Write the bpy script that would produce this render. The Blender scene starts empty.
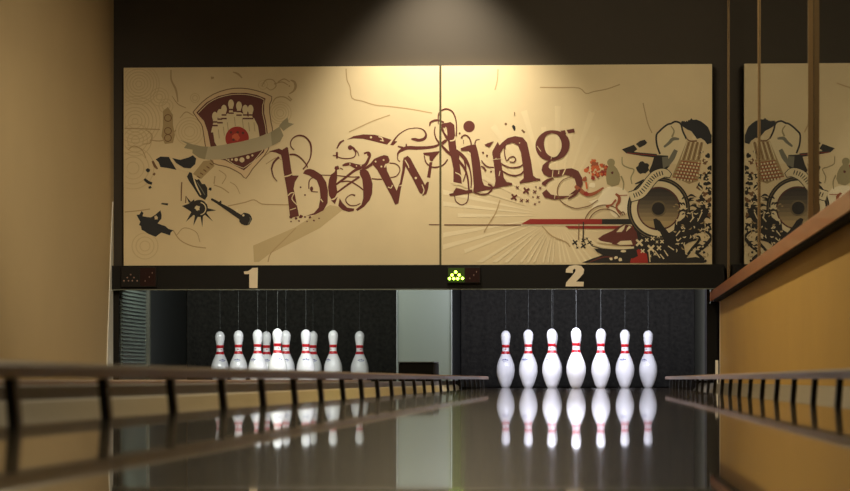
import bpy, bmesh, math, random
from mathutils import Vector
random.seed(7)
SC = bpy.context.scene
COL = SC.collection

# ------------------------------------------------------------ camera
F = 2400.0            # focal length in pixels of the 850 px wide frame
YAW = math.radians(2.87)
AX, AY = 470.5, 379.6  # where the optical axis meets the frame
H = 0.053
cd = bpy.data.cameras.new('camera'); cam = bpy.data.objects.new('camera', cd); COL.objects.link(cam)
cam.location = (0, 0, H); cam.rotation_euler = (math.pi/2, 0, YAW)
cd.sensor_width = 36; cd.lens = F*36/850
cd.shift_x = (425-AX)/850; cd.shift_y = (AY-245.5)/850
cd.clip_start = 0.02; cd.clip_end = 100
cd.dof.use_dof = True; cd.dof.focus_distance = 14.6; cd.dof.aperture_fstop = 8.0
SC.camera = cam
SC.view_settings.view_transform = 'Standard'
try: SC.view_settings.look = 'None'
except Exception: pass
SC.view_settings.gamma = 1; SC.view_settings.use_curve_mapping = False
SC.view_settings.exposure = 0.0

# ------------------------------------------------------------ world and lights
w = bpy.data.worlds.new('world'); SC.world = w; w.use_nodes = True
bg = w.node_tree.nodes['Background']; bg.inputs[0].default_value = (1, .74, .45, 1); bg.inputs[1].default_value = 0.05

def lamp(name, kind, loc, rot, energy, color, **kw):
    l = bpy.data.lights.new(name, kind); l.energy = energy; l.color = color
    for k, v in kw.items(): setattr(l, k, v)
    o = bpy.data.objects.new(name, l); COL.objects.link(o); o.location = loc
    o.rotation_euler = tuple(math.radians(a) for a in rot); return o
lamp('mural_spot', 'SPOT', (-.87, 13.55, 2.88), (9, 0, 0), 290, (1, .90, .70), spot_size=math.radians(78), spot_blend=.9, shadow_soft_size=.05)
lamp('room_downlight', 'AREA', (-1.7, 8.6, 2.9), (28, 0, 0), 34, (1, .82, .54), shape='RECTANGLE', size=1.6, size_y=2.4)
lamp('wall_wash_left', 'SPOT', (-.5, 8.0, 2.95), (68, 0, 24.5), 420, (1, .84, .58), spot_size=math.radians(34), spot_blend=1, shadow_soft_size=.1)
lamp('counter_downlight', 'AREA', (-.62, 9.2, 2.9), (0, -28, 0), 105, (1, .84, .55), shape='RECTANGLE', size=.06, size_y=6.4)
lamp('pin_light_one', 'AREA', (-1.95, 14.16, .80), (58, 0, 0), 16, (.95, 1, .94), shape='RECTANGLE', size=1.35, size_y=.12)
lamp('pin_light_two', 'AREA', (-.09, 14.16, .80), (58, 0, 0), 33, (.82, .83, 1), shape='RECTANGLE', size=1.35, size_y=.12)

# ------------------------------------------------------------ helpers
def s2l(c): return tuple(((v/255)/12.92 if v/255 <= .04045 else ((v/255+.055)/1.055)**2.4) for v in c)
MATS = {}
def mat(name, rgb, rough=.5, metal=0, spec=.5, var=.08, scale=8, bump=0, emit=None, estr=0, coat=0, stretch=None):
    m = bpy.data.materials.new(name); m.use_nodes = True; nt = m.node_tree; N = nt.nodes; L = nt.links
    b = N['Principled BSDF']; c = s2l(rgb)
    b.inputs['Roughness'].default_value = rough; b.inputs['Metallic'].default_value = metal
    b.inputs['Specular IOR Level'].default_value = spec; b.inputs['Coat Weight'].default_value = coat
    tc = N.new('ShaderNodeTexCoord'); mp = N.new('ShaderNodeMapping'); L.new(tc.outputs['Object'], mp.inputs[0])
    if stretch: mp.inputs['Scale'].default_value = stretch
    nz = N.new('ShaderNodeTexNoise'); nz.inputs['Scale'].default_value = scale; nz.inputs['Detail'].default_value = 4
    L.new(mp.outputs[0], nz.inputs['Vector'])
    mx = N.new('ShaderNodeMix'); mx.data_type = 'RGBA'
    mx.inputs[6].default_value = tuple(max(0, v*(1-var)) for v in c)+(1,); mx.inputs[7].default_value = tuple(min(1, v*(1+var)) for v in c)+(1,)
    L.new(nz.outputs['Fac'], mx.inputs[0]); L.new(mx.outputs[2], b.inputs['Base Color'])
    if bump:
        bp = N.new('ShaderNodeBump'); bp.inputs['Strength'].default_value = bump; bp.inputs['Distance'].default_value = .01
        L.new(nz.outputs['Fac'], bp.inputs['Height']); L.new(bp.outputs[0], b.inputs['Normal'])
    if emit:
        b.inputs['Emission Color'].default_value = s2l(emit)+(1,); b.inputs['Emission Strength'].default_value = estr
    MATS[name] = m; return m

def link(name, bm, m, parent=None, smooth=False):
    me = bpy.data.meshes.new(name); bm.to_mesh(me); bm.free()
    for x in (m if isinstance(m, (list, tuple)) else [m]): me.materials.append(x)
    if smooth:
        for p in me.polygons: p.use_smooth = True
    o = bpy.data.objects.new(name, me); COL.objects.link(o)
    if parent: o.parent = parent
    return o
def empty(name, loc=(0, 0, 0), parent=None):
    o = bpy.data.objects.new(name, None); COL.objects.link(o); o.location = loc; o.empty_display_size = .05
    if parent: o.parent = parent
    return o
def tag(o, label=None, cat=None, group=None, kind=None):
    if label: o['label'] = label
    if cat: o['category'] = cat
    if group: o['group'] = group
    if kind: o['kind'] = kind
    return o
def bx(bm, x0, x1, y0, y1, z0, z1, bev=0, mi=0):
    g = bmesh.ops.create_cube(bm, size=1)
    for v in g['verts']:
        v.co = Vector(((x0+x1)/2+v.co.x*(x1-x0), (y0+y1)/2+v.co.y*(y1-y0), (z0+z1)/2+v.co.z*(z1-z0)))
    fs = set(f for v in g['verts'] for f in v.link_faces)
    for f in fs: f.material_index = mi
    if bev:
        es = set(e for v in g['verts'] for e in v.link_edges)
        bmesh.ops.bevel(bm, geom=list(es), offset=bev, segments=2, affect='EDGES', profile=.6)
def box(name, m, x0, x1, y0, y1, z0, z1, parent=None, bev=0):
    bm = bmesh.new(); bx(bm, x0, x1, y0, y1, z0, z1, bev); return link(name, bm, m, parent)
def prism_y(bm, prof, y0, y1):
    # closed (x, z) profile extruded along y
    a = [bm.verts.new((x, y0, z)) for x, z in prof]; b = [bm.verts.new((x, y1, z)) for x, z in prof]
    n = len(prof)
    for i in range(n): bm.faces.new((a[i], a[(i+1) % n], b[(i+1) % n], b[i]))
    bm.faces.new(a[::-1]); bm.faces.new(b)
    bmesh.ops.recalc_face_normals(bm, faces=bm.faces)
def lathe(bm, prof, seg=40, cx=0, cy=0, cz=0, mi=0):
    rings = []
    for r, z in prof:
        if r < 1e-6: rings.append([bm.verts.new((cx, cy, cz+z))])
        else: rings.append([bm.verts.new((cx+r*math.cos(2*math.pi*i/seg), cy+r*math.sin(2*math.pi*i/seg), cz+z)) for i in range(seg)])
    for a, b in zip(rings, rings[1:]):
        for i in range(seg):
            j = (i+1) % seg
            if len(a) == 1: f = bm.faces.new((a[0], b[j], b[i]))
            elif len(b) == 1: f = bm.faces.new((a[i], a[j], b[0]))
            else: f = bm.faces.new((a[i], a[j], b[j], b[i]))
            f.material_index = mi
    bmesh.ops.recalc_face_normals(bm, faces=bm.faces)
def smooth_curve(pts, n=8, closed=False):
    # Catmull-Rom through points of any dimension
    P = [tuple(p) for p in pts]; out = []
    if closed: Q = [P[-1]]+P+[P[0], P[1]]
    else:
        ext = lambda a, b: tuple(2*u-v for u, v in zip(a, b))
        Q = [ext(P[0], P[1])]+P+[ext(P[-1], P[-2])]
    for i in range(1, len(Q)-2):
        p0, p1, p2, p3 = Q[i-1:i+3]
        for k in range(n):
            t = k/n
            out.append(tuple(.5*(2*b+(c-a)*t+(2*a-5*b+4*c-d)*t*t+(3*b-a-3*c+d)*t**3) for a, b, c, d in zip(p0, p1, p2, p3)))
    if not closed: out.append(P[-1])
    return out
CY, SY = math.cos(YAW), math.sin(YAW)
def wall_pt(px, py, Y):
    # measurement on the upright plane y = Y, from the survey of the photograph
    u = (px-AX)/F
    x = Y*(u*CY-SY)/(CY+u*SY)
    d = Y*CY-x*SY
    return x, H+(AY-py)*d/F

# ------------------------------------------------------------ materials
mat('cream_plaster', (206, 183, 142), .8, var=.05, scale=2.5, bump=.08)
mat('yellow_plaster', (190, 150, 70), .75, var=.07, scale=3, bump=.08)
mat('dark_fascia', (54, 46, 36), .7, var=.1, scale=3)
mat('ceiling_paint', (70, 58, 44), .9)
mat('dark_floor', (40, 34, 28), .6)
mat('black_beam', (15, 13, 12), .6, spec=.25, var=.15)
mat('mural_cream', (226, 206, 166), .55, var=.13, scale=3.2)
mat('seam_metal', (95, 88, 60), .4, metal=.6)
mat('cherry_wood', (166, 102, 58), .38, var=.25, scale=6, stretch=(6, .5, 6), coat=.2)
mat('pale_panel', (90, 97, 84), .45, var=.04, scale=2)
mat('grey_metal', (120, 126, 118), .4, metal=.3, var=.08)
mat('vent_grey', (92, 102, 92), .5)
mat('post_grey', (74, 74, 62), .5)
mat('dark_panel', (48, 50, 48), .35, var=.2)
mat('curtain_black', (47, 45, 39), .95, var=.97, scale=42, bump=.6)
mat('rail_grey', (134, 104, 82), .35, spec=.5, var=.1, scale=5)
mat('bracket_black', (14, 13, 12), .4)
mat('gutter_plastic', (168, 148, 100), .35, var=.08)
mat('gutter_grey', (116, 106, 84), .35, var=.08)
mat('capping_grey', (96, 88, 76), .4, var=.1)
mat('pin_white', (238, 238, 238), .22, var=.01, coat=.5)
mat('pin_red', (190, 22, 34), .3, var=.04)
mat('pin_blue', (70, 80, 150), .4)
mat('cord_grey', (84, 86, 82), .7)
mat('number_cream', (236, 220, 192), .6, var=.1, scale=30)
mat('led_green', (60, 90, 20), .4, emit=(190, 255, 60), estr=16)
mat('led_off', (150, 120, 110), .4)
mat('led_red_dim', (40, 16, 13), .6, spec=.2)
mat('display_face', (18, 14, 12), .5, spec=.3)
mat('green_face', (20, 30, 6), .4, emit=(80, 120, 0), estr=.2)
mat('bronze_post', (150, 122, 84), .4, metal=.3)
mat('black_rubber_and_shade', (10, 10, 10), .8, spec=.2)
mat('white_plastic_and_light', (250, 248, 240), .4)  # plastic of the marker, also the painted wedge of light on wall_left
# inks of the mural
INK = dict(maroon=(98, 40, 32), black=(30, 24, 24), navy=(26, 28, 36), red=(150, 34, 26), ball=(168, 38, 28), ballhi=(214, 100, 66),
           orange=(206, 98, 50), olive=(156, 144, 106), ribbon=(190, 178, 148), ribbondk=(158, 148, 118), pale=(246, 232, 200), band=(226, 200, 160),
           line=(186, 158, 116), faint=(212, 188, 146), shade=(200, 178, 134), grey=(120, 118, 104), bone=(232, 216, 178), cone=(112, 98, 72), conelt=(170, 146, 104), rust=(160, 84, 52), brown=(120, 84, 52))
for k, v in INK.items(): mat('ink_'+k, v, .55, var=.05, scale=6)

def lane_material():
    m = bpy.data.materials.new('lane_lacquer'); m.use_nodes = True; nt = m.node_tree; N = nt.nodes; L = nt.links
    tc = N.new('ShaderNodeTexCoord'); sp = N.new('ShaderNodeSeparateXYZ'); L.new(tc.outputs['Object'], sp.inputs[0])
    # boards 27 mm wide
    mu = N.new('ShaderNodeMath'); mu.operation = 'MULTIPLY'; mu.inputs[1].default_value = 37; L.new(sp.outputs[0], mu.inputs[0])
    fl = N.new('ShaderNodeMath'); fl.operation = 'FLOOR'; L.new(mu.outputs[0], fl.inputs[0])
    wn = N.new('ShaderNodeTexWhiteNoise'); wn.noise_dimensions = '1D'; L.new(fl.outputs[0], wn.inputs['W'])
    cr = N.new('ShaderNodeMix'); cr.data_type = 'RGBA'; cr.inputs[6].default_value = s2l((48, 36, 26))+(1,); cr.inputs[7].default_value = s2l((64, 48, 33))+(1,)
    L.new(wn.outputs[0], cr.inputs[0])
    b = N['Principled BSDF']; L.new(cr.outputs[2], b.inputs['Base Color']); b.inputs['Roughness'].default_value = .4; b.inputs['Specular IOR Level'].default_value = .2
    b.inputs['Coat Weight'].default_value = 1; b.inputs['Coat Roughness'].default_value = .022; b.inputs['Coat IOR'].default_value = 1.45
    r = N.new('ShaderNodeBsdfPrincipled'); L.new(cr.outputs[2], r.inputs['Base Color']); r.inputs['Roughness'].default_value = .14
    mx = N.new('ShaderNodeMixShader'); mx.inputs[0].default_value = .2
    L.new(b.outputs[0], mx.inputs[1]); L.new(r.outputs[0], mx.inputs[2]); L.new(mx.outputs[0], N['Material Output'].inputs['Surface'])
    MATS['lane'] = m
lane_material()
def glass_material():
    m = bpy.data.materials.new('partition_glass'); m.use_nodes = True; N = m.node_tree.nodes
    b = N['Principled BSDF']; b.inputs['Transmission Weight'].default_value = 1; b.inputs['Roughness'].default_value = 0
    b.inputs['IOR'].default_value = 1.52; b.inputs['Base Color'].default_value = (.86, .9, .84, 1)
    MATS['glass'] = m
glass_material()
M = MATS

# ------------------------------------------------------------ the setting
YW = 14.0        # front of the masking wall above the pins
Y0 = -2.0        # everything starts two metres behind the camera
XL = -2.81
S = lambda o: tag(o, kind='structure')
S(box('floor', M['dark_floor'], XL, 3.4, Y0, 17.2, -.30, -.16))
S(box('wall_left', M['cream_plaster'], XL-.12, XL, Y0, 17.2, -.30, 3.1))
S(box('wall_right', M['ceiling_paint'], 3.4, 3.52, Y0, 17.2, -.30, 3.1))
S(box('ceiling', M['ceiling_paint'], XL-.12, 3.52, Y0, 17.2, 3.1, 3.2))
S(box('wall_back', M['dark_floor'], XL-.12, 3.52, 17.2, 17.3, -.30, 3.1))
S(box('wall_front', M['dark_fascia'], XL, 3.4, YW+.03, YW+.12, .60, 3.1))
S(box('wall_side', M['dark_fascia'], .94, 3.4, YW+.03, YW+.12, -.30, .60))
# half wall beside the lane, its lit end edge painted in as a pale strip
S(box('wall_half', M['yellow_plaster'], .75, .86, Y0, YW-.02, -.16, .508))
S(box('lit_edge_strip', M['number_cream'], .748, .80, YW-.02, YW+.02, -.10, .508))

bm = bmesh.new()  # wedge of light on the left wall, shaped as a tapered white strip
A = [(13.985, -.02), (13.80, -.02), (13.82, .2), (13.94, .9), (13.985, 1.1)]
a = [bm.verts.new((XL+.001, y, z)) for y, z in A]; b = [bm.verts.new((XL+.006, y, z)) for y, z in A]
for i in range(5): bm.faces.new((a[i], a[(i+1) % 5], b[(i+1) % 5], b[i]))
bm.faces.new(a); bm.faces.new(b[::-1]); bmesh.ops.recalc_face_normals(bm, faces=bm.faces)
S(link('light_wedge', bm, M['white_plastic_and_light']))

# ------------------------------------------------------------ mural
xl, zt = wall_pt(124, 68.0, YW-.02); xr, zb = wall_pt(712, 264.3, YW-.02)
xs = wall_pt(440.5, 200, YW-.02)[0]
FRONT = YW-.03
STEP = .0012
ART = {}
CALL = [0]; MARK = [0]
def quad_add(el, ink, pts, layer):
    cx = sum(p[0] for p in pts)/len(pts)
    if el[0] == '*': side = 'L' if cx < 440.5 else 'R'
    else: side = 'L' if cx < 440.5 else 'R'
    if 439.3 < cx < 441.7 and len(pts) == 4 and el.startswith('s'): pass
    ART.setdefault((side, el), []).append((ink, pts, layer, CALL[0]))
def clampx(p): return (min(max(p[0], 124.6), 711.6), min(max(p[1], 68.6), 263.6))
def poly(el, ink, pts, layer=3, smooth=0):
    CALL[0] += 1
    if smooth: pts = smooth_curve(pts, smooth, True)
    quad_add(el, ink, [clampx(p) for p in pts], layer)
def stroke(el, ink, pts, layer=3, n=6, w=None):
    CALL[0] += 1
    if el == 'cracks': MARK[0] += 1; el = 'cracks#%d' % MARK[0]
    P = [tuple(p) if len(p) == 3 else (p[0], p[1], w) for p in pts]
    C = smooth_curve(P, n) if len(P) > 2 else smooth_curve([P[0], tuple((a+b)/2 for a, b in zip(*P)), P[1]], 2)
    L, R = [], []
    for i, (x, y, ww) in enumerate(C):
        a = C[max(i-1, 0)]; b = C[min(i+1, len(C)-1)]
        dx, dy = b[0]-a[0], b[1]-a[1]; d = math.hypot(dx, dy) or 1
        nx, ny = -dy/d*max(ww, .4)/2, dx/d*max(ww, .4)/2
        L.append((x+nx, y+ny)); R.append((x-nx, y-ny))
    for i in range(len(C)-1):
        quad_add(el, ink, [clampx(p) for p in (L[i], L[i+1], R[i+1], R[i])], layer)
def disc(el, ink, cx, cy, r, layer=3, ry=None, n=24):
    poly(el, ink, [(cx+r*math.cos(2*math.pi*i/n), cy+(ry or r)*math.sin(2*math.pi*i/n)) for i in range(n)], layer)
def ring(el, ink, cx, cy, r, w_, layer=3, a0=0, a1=360, n=30):
    CALL[0] += 1
    pts = [(cx+r*math.cos(math.radians(a0+(a1-a0)*i/n)), cy+r*math.sin(math.radians(a0+(a1-a0)*i/n))) for i in range(n+1)]
    for i in range(n):
        (x0, y0), (x1, y1) = pts[i], pts[i+1]; k0 = (r-w_/2)/r; k1 = (r+w_/2)/r
        q = [(cx+(x0-cx)*k0, cy+(y0-cy)*k0), (cx+(x1-cx)*k0, cy+(y1-cy)*k0), (cx+(x1-cx)*k1, cy+(y1-cy)*k1), (cx+(x0-cx)*k1, cy+(y0-cy)*k1)]
        mx_ = sum(p[0] for p in q)/4
        if mx_ < 125 or mx_ > 711.5: continue
        quad_add(el, ink, [clampx(p) for p in q], layer)
def xmark(el, ink, cx, cy, s, layer=4, rot=8):
    MARK[0] += 1; el = 'crosses#%d' % MARK[0]
    for a in (45+rot, 135+rot):
        dx, dy = math.cos(math.radians(a))*s/2*1.25, math.sin(math.radians(a))*s/2*1.25
        stroke(el, ink, [(cx-dx, cy-dy, s*.3), (cx+dx, cy+dy, s*.3)], layer)
def splat(el, ink, cx, cy, r, layer=3, n=14, j=.45, ry=None):
    pts = []
    for i in range(n):
        a = 2*math.pi*i/n; k = 1-j*random.random()
        pts.append((cx+r*k*math.cos(a), cy+(ry or r)*k*math.sin(a)))
    poly(el, ink, pts, layer)

# letter b
poly('letter_b', 'maroon', [(268.8, 151.4), (279, 148.5), (282, 150), (286.6, 147), (288, 147.6), (289.3, 156), (291.3, 170), (292.5, 175.5), (298.9, 175.6), (295, 182), (293.7, 188.8), (295.6, 198), (298, 210.5), (299, 216), (290, 218), (289.7, 214.2), (287.6, 194.5), (283.8, 172.8), (283.4, 170), (282.4, 160.8), (281, 154.8), (275.3, 152.3)])
poly('letter_b', 'maroon', [(303.6, 172.4), (304.6, 170.6), (307, 169.2), (310, 168.8), (314, 170), (321.5, 174.7), (326.2, 182.2), (328, 190.7), (327.6, 203), (323.4, 210.5), (314.9, 214.7), (306, 216), (314, 213), (318.6, 207.6), (320.5, 197.3), (319.6, 187.9), (316.8, 180.4), (309.2, 175.6), (303, 173.5)])
stroke('letter_b', 'maroon', [(277.2, 181.3, .8), (273.5, 176.6, 1.2), (271.8, 170, 1.5), (272, 167.3, 1.8), (274, 162.2, 2), (279, 157, 2.2)])
stroke('letter_b', 'maroon', [(289.5, 154.6, 1.7), (295, 154.6, 1.7), (300.8, 158, 1.4), (306.4, 164.5, 1.1), (307.6, 167.6, .9)])
stroke('letter_b', 'maroon', [(294.2, 150, .8), (290.9, 146.2, 1), (290.9, 141.5, 1.1), (294.2, 137.2, 1.3), (299.8, 135.4, 1.5), (305.5, 137.2, 1.6), (310.2, 142.9, 1.7), (311.3, 150.4, 1.6), (310.2, 158, 1.3), (306.4, 165.2, 1.3), (303, 169.4, 1.5)])
stroke('letter_b', 'maroon', [(308.8, 188.8, 1), (309.2, 181.3, 1.2), (312, 178, 1), (315.8, 177.5, 1)])
disc('letter_b', 'maroon', 311.6, 188.8, 1.6, ry=2.4); disc('letter_b', 'maroon', 300.6, 187.3, .9); disc('letter_b', 'maroon', 305, 195, .9)
stroke('letter_b', 'maroon', [(311, 191.5, .8), (318, 192, .8)])
for x, y, r in ((291, 217, 2), (296, 218.5, 1.6), (301, 216.5, 2.2), (299, 221, 1.2), (305, 217, 1.4), (310, 217.5, 1.6), (307, 221.5, 1), (314, 220.5, 1.2), (319, 218.5, 1), (291, 221.5, .9)): splat('letter_b', 'maroon', x, y, r)
for a in ([(284, 176.8, 1.1), (289, 175.5, 1.3), (293, 173.6, .8)], [(288, 195.6, 1), (291, 193, 1.1), (294, 193.2, .8), (292, 199, .9), (297, 205, .9)], [(290, 210, .7), (296, 208, .7)], [(320.6, 199, 1.2), (323, 202, .8)]): stroke('letter_b', 'mural', a, 4)
# letter o
poly('letter_o', 'maroon', [(334.6, 171.9), (330.9, 174.7), (329, 179.4), (328, 187), (329, 195.4), (331.4, 199.2), (335, 197.5), (337.5, 192.6), (336.2, 184), (337.2, 178), (337, 170), (336, 168)])
poly('letter_o', 'maroon', [(339.7, 198.2), (338.3, 205.8), (342.5, 210), (349, 211.9), (353.8, 211), (354.3, 208.6), (347.2, 207.6), (342.5, 203)])
poly('letter_o', 'maroon', [(330.9, 200.2), (335, 204.2), (337.8, 196.4), (334, 200)])
poly('letter_o', 'maroon', [(359.5, 172), (363, 168), (368, 171), (370.3, 175.6), (372.6, 184), (372.2, 193.5), (369.8, 200), (364.2, 206.7), (357.6, 211), (355.7, 209.5), (361.4, 204.8), (363.2, 198.2), (363.2, 188.8), (362.3, 179.4), (360, 174.7)])
stroke('letter_o', 'maroon', [(337, 192.6, 1.6), (348, 184.5, 2), (359.5, 177, 2)]); stroke('letter_o', 'maroon', [(336, 184.6, 2), (345, 178, 2.2), (354, 171, 2.6), (362, 167, 3)])
stroke('letter_o', 'maroon', [(337.8, 182.2, 1.2), (349, 181.3, 1.3), (357.6, 185.5, 1.3), (363.2, 189.8, 1.2)]); stroke('letter_o', 'maroon', [(321, 175, .8), (336.9, 175.6, 1), (352, 177, 1), (359.5, 176.6, 1)])
stroke('letter_o', 'maroon', [(355.2, 195.6, 2), (351, 194.7, 1), (346.3, 198.2, 1.1), (346.3, 202, 1.2), (350, 205.3, 1.2), (355.7, 205.5, 1.1), (360.4, 203.4, 1)])
stroke('letter_o', 'maroon', [(342.5, 165.5, 1.5), (346, 164.5, 3), (350, 164, 3.2), (356, 166.2, 4.6), (362, 166.6, 4), (366, 164, 3), (368.6, 159, 2.6), (370, 155, 2.2), (368.5, 152.4, 1.8), (364, 153.4, 1.8)])
disc('letter_o', 'maroon', 369, 154.4, 2); disc('letter_o', 'maroon', 350.2, 147.6, 2.4)
stroke('letter_o', 'maroon', [(350.5, 146, 1.5), (354, 149, 2.4), (355.8, 153, 1.3), (354, 157, 1), (348, 158.6, 1), (341, 158, 1), (337.5, 156.6, 1)])
stroke('letter_o', 'maroon', [(354, 149, 1), (357.5, 152, 1), (359, 156, .6)])
stroke('letter_o', 'maroon', [(337, 152, 2.2), (337, 158.5, 1.8)]); stroke('letter_o', 'maroon', [(333, 155.4, 1), (337, 155.8, 1)])
stroke('letter_o', 'maroon', [(336.9, 148.5, 1.2), (340, 143, 2), (344, 140.2, 1.4)]); splat('letter_o', 'maroon', 337, 168, 2.6, j=.3)
stroke('letter_o', 'maroon', [(335.6, 161, 2.4), (331, 171, 1.6)]) if 0 else None
stroke('letter_o', 'maroon', [(343, 169.4, 1), (340, 168, 1)])
for x, y in ((350, 164), (356.5, 166), (361, 165.6)): disc('letter_o', 'mural', x, y, .7, 4)
# swoosh above o and w
poly('flourish', 'maroon', [(346.8, 139.8), (353.8, 136), (363.2, 134.4), (374.5, 134.7), (383, 137), (391.5, 139.8), (387.2, 144.6), (380, 142.9), (372.6, 141), (363.2, 138.8), (353.8, 138.4)])
poly('flourish', 'maroon', [(390.3, 144.8), (392.9, 140.5), (397.3, 141.5), (393.4, 145.4)])
disc('flourish', 'mural', 371, 137.3, 1.1, 4); stroke('flourish', 'mural', [(378.5, 136.5, 1), (382, 138, 1.2), (383, 141.5, .8)], 4); stroke('flourish', 'mural', [(380, 140.4, .8), (384, 141, .6)], 4)
stroke('flourish', 'maroon', [(393.4, 141, 1.6), (399, 134.4, 1.2), (406.5, 129.7, .9), (412, 128.4, .8), (417.6, 128, .9), (423.2, 129.8, 1.2), (426, 134.2, 1.9), (424.6, 138.4, 2.8), (419.5, 140.2, 2.9), (415, 139.4, 3), (411.3, 139, 1.4)])
stroke('flourish', 'maroon', [(397.6, 157, 1), (398.2, 153.2, 1.8), (401.8, 150, 3.2), (408, 147.8, 3.6), (418.5, 148, 3.4), (430.8, 147.2, 2.8), (438.3, 145, 2.2), (445.8, 139.8, 1.6)])
stroke('flourish', 'maroon', [(397.8, 146.2, 1.2), (403, 148, 2.6)]); stroke('flourish', 'maroon', [(406.2, 143.8, 1), (406.4, 147, 2)])
stroke('flourish', 'maroon', [(397.4, 157, 1), (398, 160, 1), (400, 161.6, 1)])
# letter w
poly('letter_w', 'maroon', [(370.8, 163), (374, 159), (378.3, 157), (384, 155), (388, 156), (389.6, 160), (389, 162.6), (386, 164), (387.2, 171), (391.5, 180.3), (396.6, 190.7), (400, 182.2), (402.3, 170), (402.8, 160.8), (404, 157), (406.5, 160), (404.6, 172), (400.9, 188.8), (398.5, 203.4), (395.2, 204.8), (391.5, 196.4), (384, 182.2), (377.4, 170), (372.6, 164.5)])
stroke('letter_w', 'maroon', [(372, 164, 3), (366, 168, 2.4), (360, 171, 1.6)])
poly('letter_w', 'maroon', [(404.8, 157.5), (407.7, 155.7), (410.5, 158.5), (417.6, 171.6), (425, 184.8), (423.2, 193.8), (420, 193.3), (412, 177.3), (405.4, 166)])
poly('letter_w', 'maroon', [(424.6, 186), (426.2, 183), (427.3, 181.8), (428.9, 182), (428.4, 187.6), (426.4, 194), (422.3, 195.8), (424, 192)])
poly('letter_w', 'maroon', [(427, 177.3), (429.6, 162.2), (432.4, 162.2), (430.3, 178)])
poly('letter_w', 'maroon', [(423.2, 152.8), (431, 152.2), (439.6, 151), (440, 152.4), (435.5, 156.6), (432.2, 161.3), (429.8, 160.4), (429.2, 155.8), (424, 154.8)])
stroke('letter_w', 'maroon', [(424.2, 155.6, 1), (426, 162.2, 1.2), (430.8, 166.5, 1.4), (436.4, 167.2, 1.4), (443, 165, 1.3), (447.7, 159.4, 1.2)])
stroke('letter_w', 'maroon', [(389.6, 163, .9), (395.2, 163.6, 1), (399, 166.6, 1), (399.8, 171, 1), (396.4, 176, 1), (390.5, 177.5, 1)]); stroke('letter_w', 'maroon', [(371.7, 178.5, .9), (376, 179, 1), (382, 179.2, 1)])
disc('letter_w', 'mural', 383.6, 160, .9, 4); disc('letter_w', 'mural', 375.6, 161.6, .9, 4); disc('letter_w', 'mural', 381.4, 166.6, .9, 4)
stroke('letter_w', 'mural', [(386, 164, 1), (384.6, 167.5, 1.4)], 4); stroke('letter_w', 'mural', [(388, 187, 1), (391, 188, .8), (392.5, 185, 1)], 4)
stroke('letter_w', 'mural', [(405, 160, .9), (408, 165, 1), (409, 168, .6)], 4); stroke('letter_w', 'mural', [(422, 184.5, .9), (424, 190, 1), (422.8, 194, .9)], 4); disc('letter_w', 'mural', 415.8, 178, 1.2, 4)
stroke('letter_w', 'mural', [(399.5, 186, 1), (402, 185, .6)], 4)
# letter l
poly('letter_l', 'maroon', [(446.4, 123), (450.5, 121.9), (454.3, 124.8), (455.2, 137), (456.6, 150.2), (459.6, 154), (459, 160), (461, 173.5), (462.8, 184), (453.4, 182), (453.4, 168.8), (451.5, 159.4), (449, 150), (447.7, 138)])
poly('letter_l', 'maroon', [(433.8, 125.2), (438, 124.6), (442, 123.6), (448, 122.6), (447.5, 128), (441, 127.4), (435, 127.8)])
poly('letter_l', 'maroon', [(449, 194), (453, 193), (455.5, 188), (460, 188.5), (466, 190.4), (472, 189.5), (473, 192.6), (456, 195.8), (450, 195.9)])
stroke('letter_l', 'maroon', [(429.6, 125.8, 1.2), (430.6, 122.4, 1.8), (434.5, 120.4, 1.8), (439.2, 120.4, 1.6), (444, 122.4, 1.6)])
stroke('letter_l', 'maroon', [(435.2, 126.6, 1), (434.5, 132.3, 1.2), (436.4, 138.9, 1.4), (441, 144.8, 2), (446.8, 151, 2.6), (451, 155, 2)])
stroke('letter_l', 'maroon', [(440.2, 126, 2), (444, 132.3, 2.4), (448, 139.8, 2.4)])
stroke('letter_l', 'maroon', [(442, 144.5, 1.4), (445, 142, 1.6), (449, 137.5, 1.4)])
stroke('letter_l', 'maroon', [(438.3, 124, .9), (438.2, 118, 1.2), (439, 113.3, 1.3), (442, 110.2, 1.3), (446.8, 108.8, 1.3), (452.4, 111.6, 1.3), (455.7, 119, 1.2), (456.6, 128.5, 1.2), (456.2, 136, 1.4)])
stroke('letter_l', 'mural', [(446, 127, 1), (444.8, 131, 1.2), (447, 135, .9)], 4); stroke('letter_l', 'mural', [(450, 141, 1), (454, 140, 1.4), (455.4, 136.5, 1)], 4)
stroke('letter_l', 'maroon', [(456, 150, 2), (462, 155.5, 3.6), (467, 162, 3), (470, 170, 1.6), (471.4, 180, 1.4), (471, 188, 1.2)])
stroke('letter_l', 'maroon', [(458, 160, 3), (464, 167.5, 2.4), (467.5, 177, 1.8), (469, 190, 1.8)]); stroke('letter_l', 'maroon', [(464, 157, 2), (466, 171, 1.2), (463, 182, 1)])
stroke('letter_l', 'mural', [(455.4, 172.5, 1), (461, 176, 1), (462.5, 184.5, 1)], 4); stroke('letter_l', 'mural', [(453.8, 184, 1.6), (460, 184.6, 1.4), (466, 187.6, 1)], 4); stroke('letter_l', 'mural', [(454, 190, 1.4), (457, 185, 1)], 4)
stroke('letter_l', 'maroon', [(454.5, 195.5, 1), (456, 201.4, 1), (461.8, 204.8, 1), (467.3, 201.4, 1), (468.8, 192, 1.1)])
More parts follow.
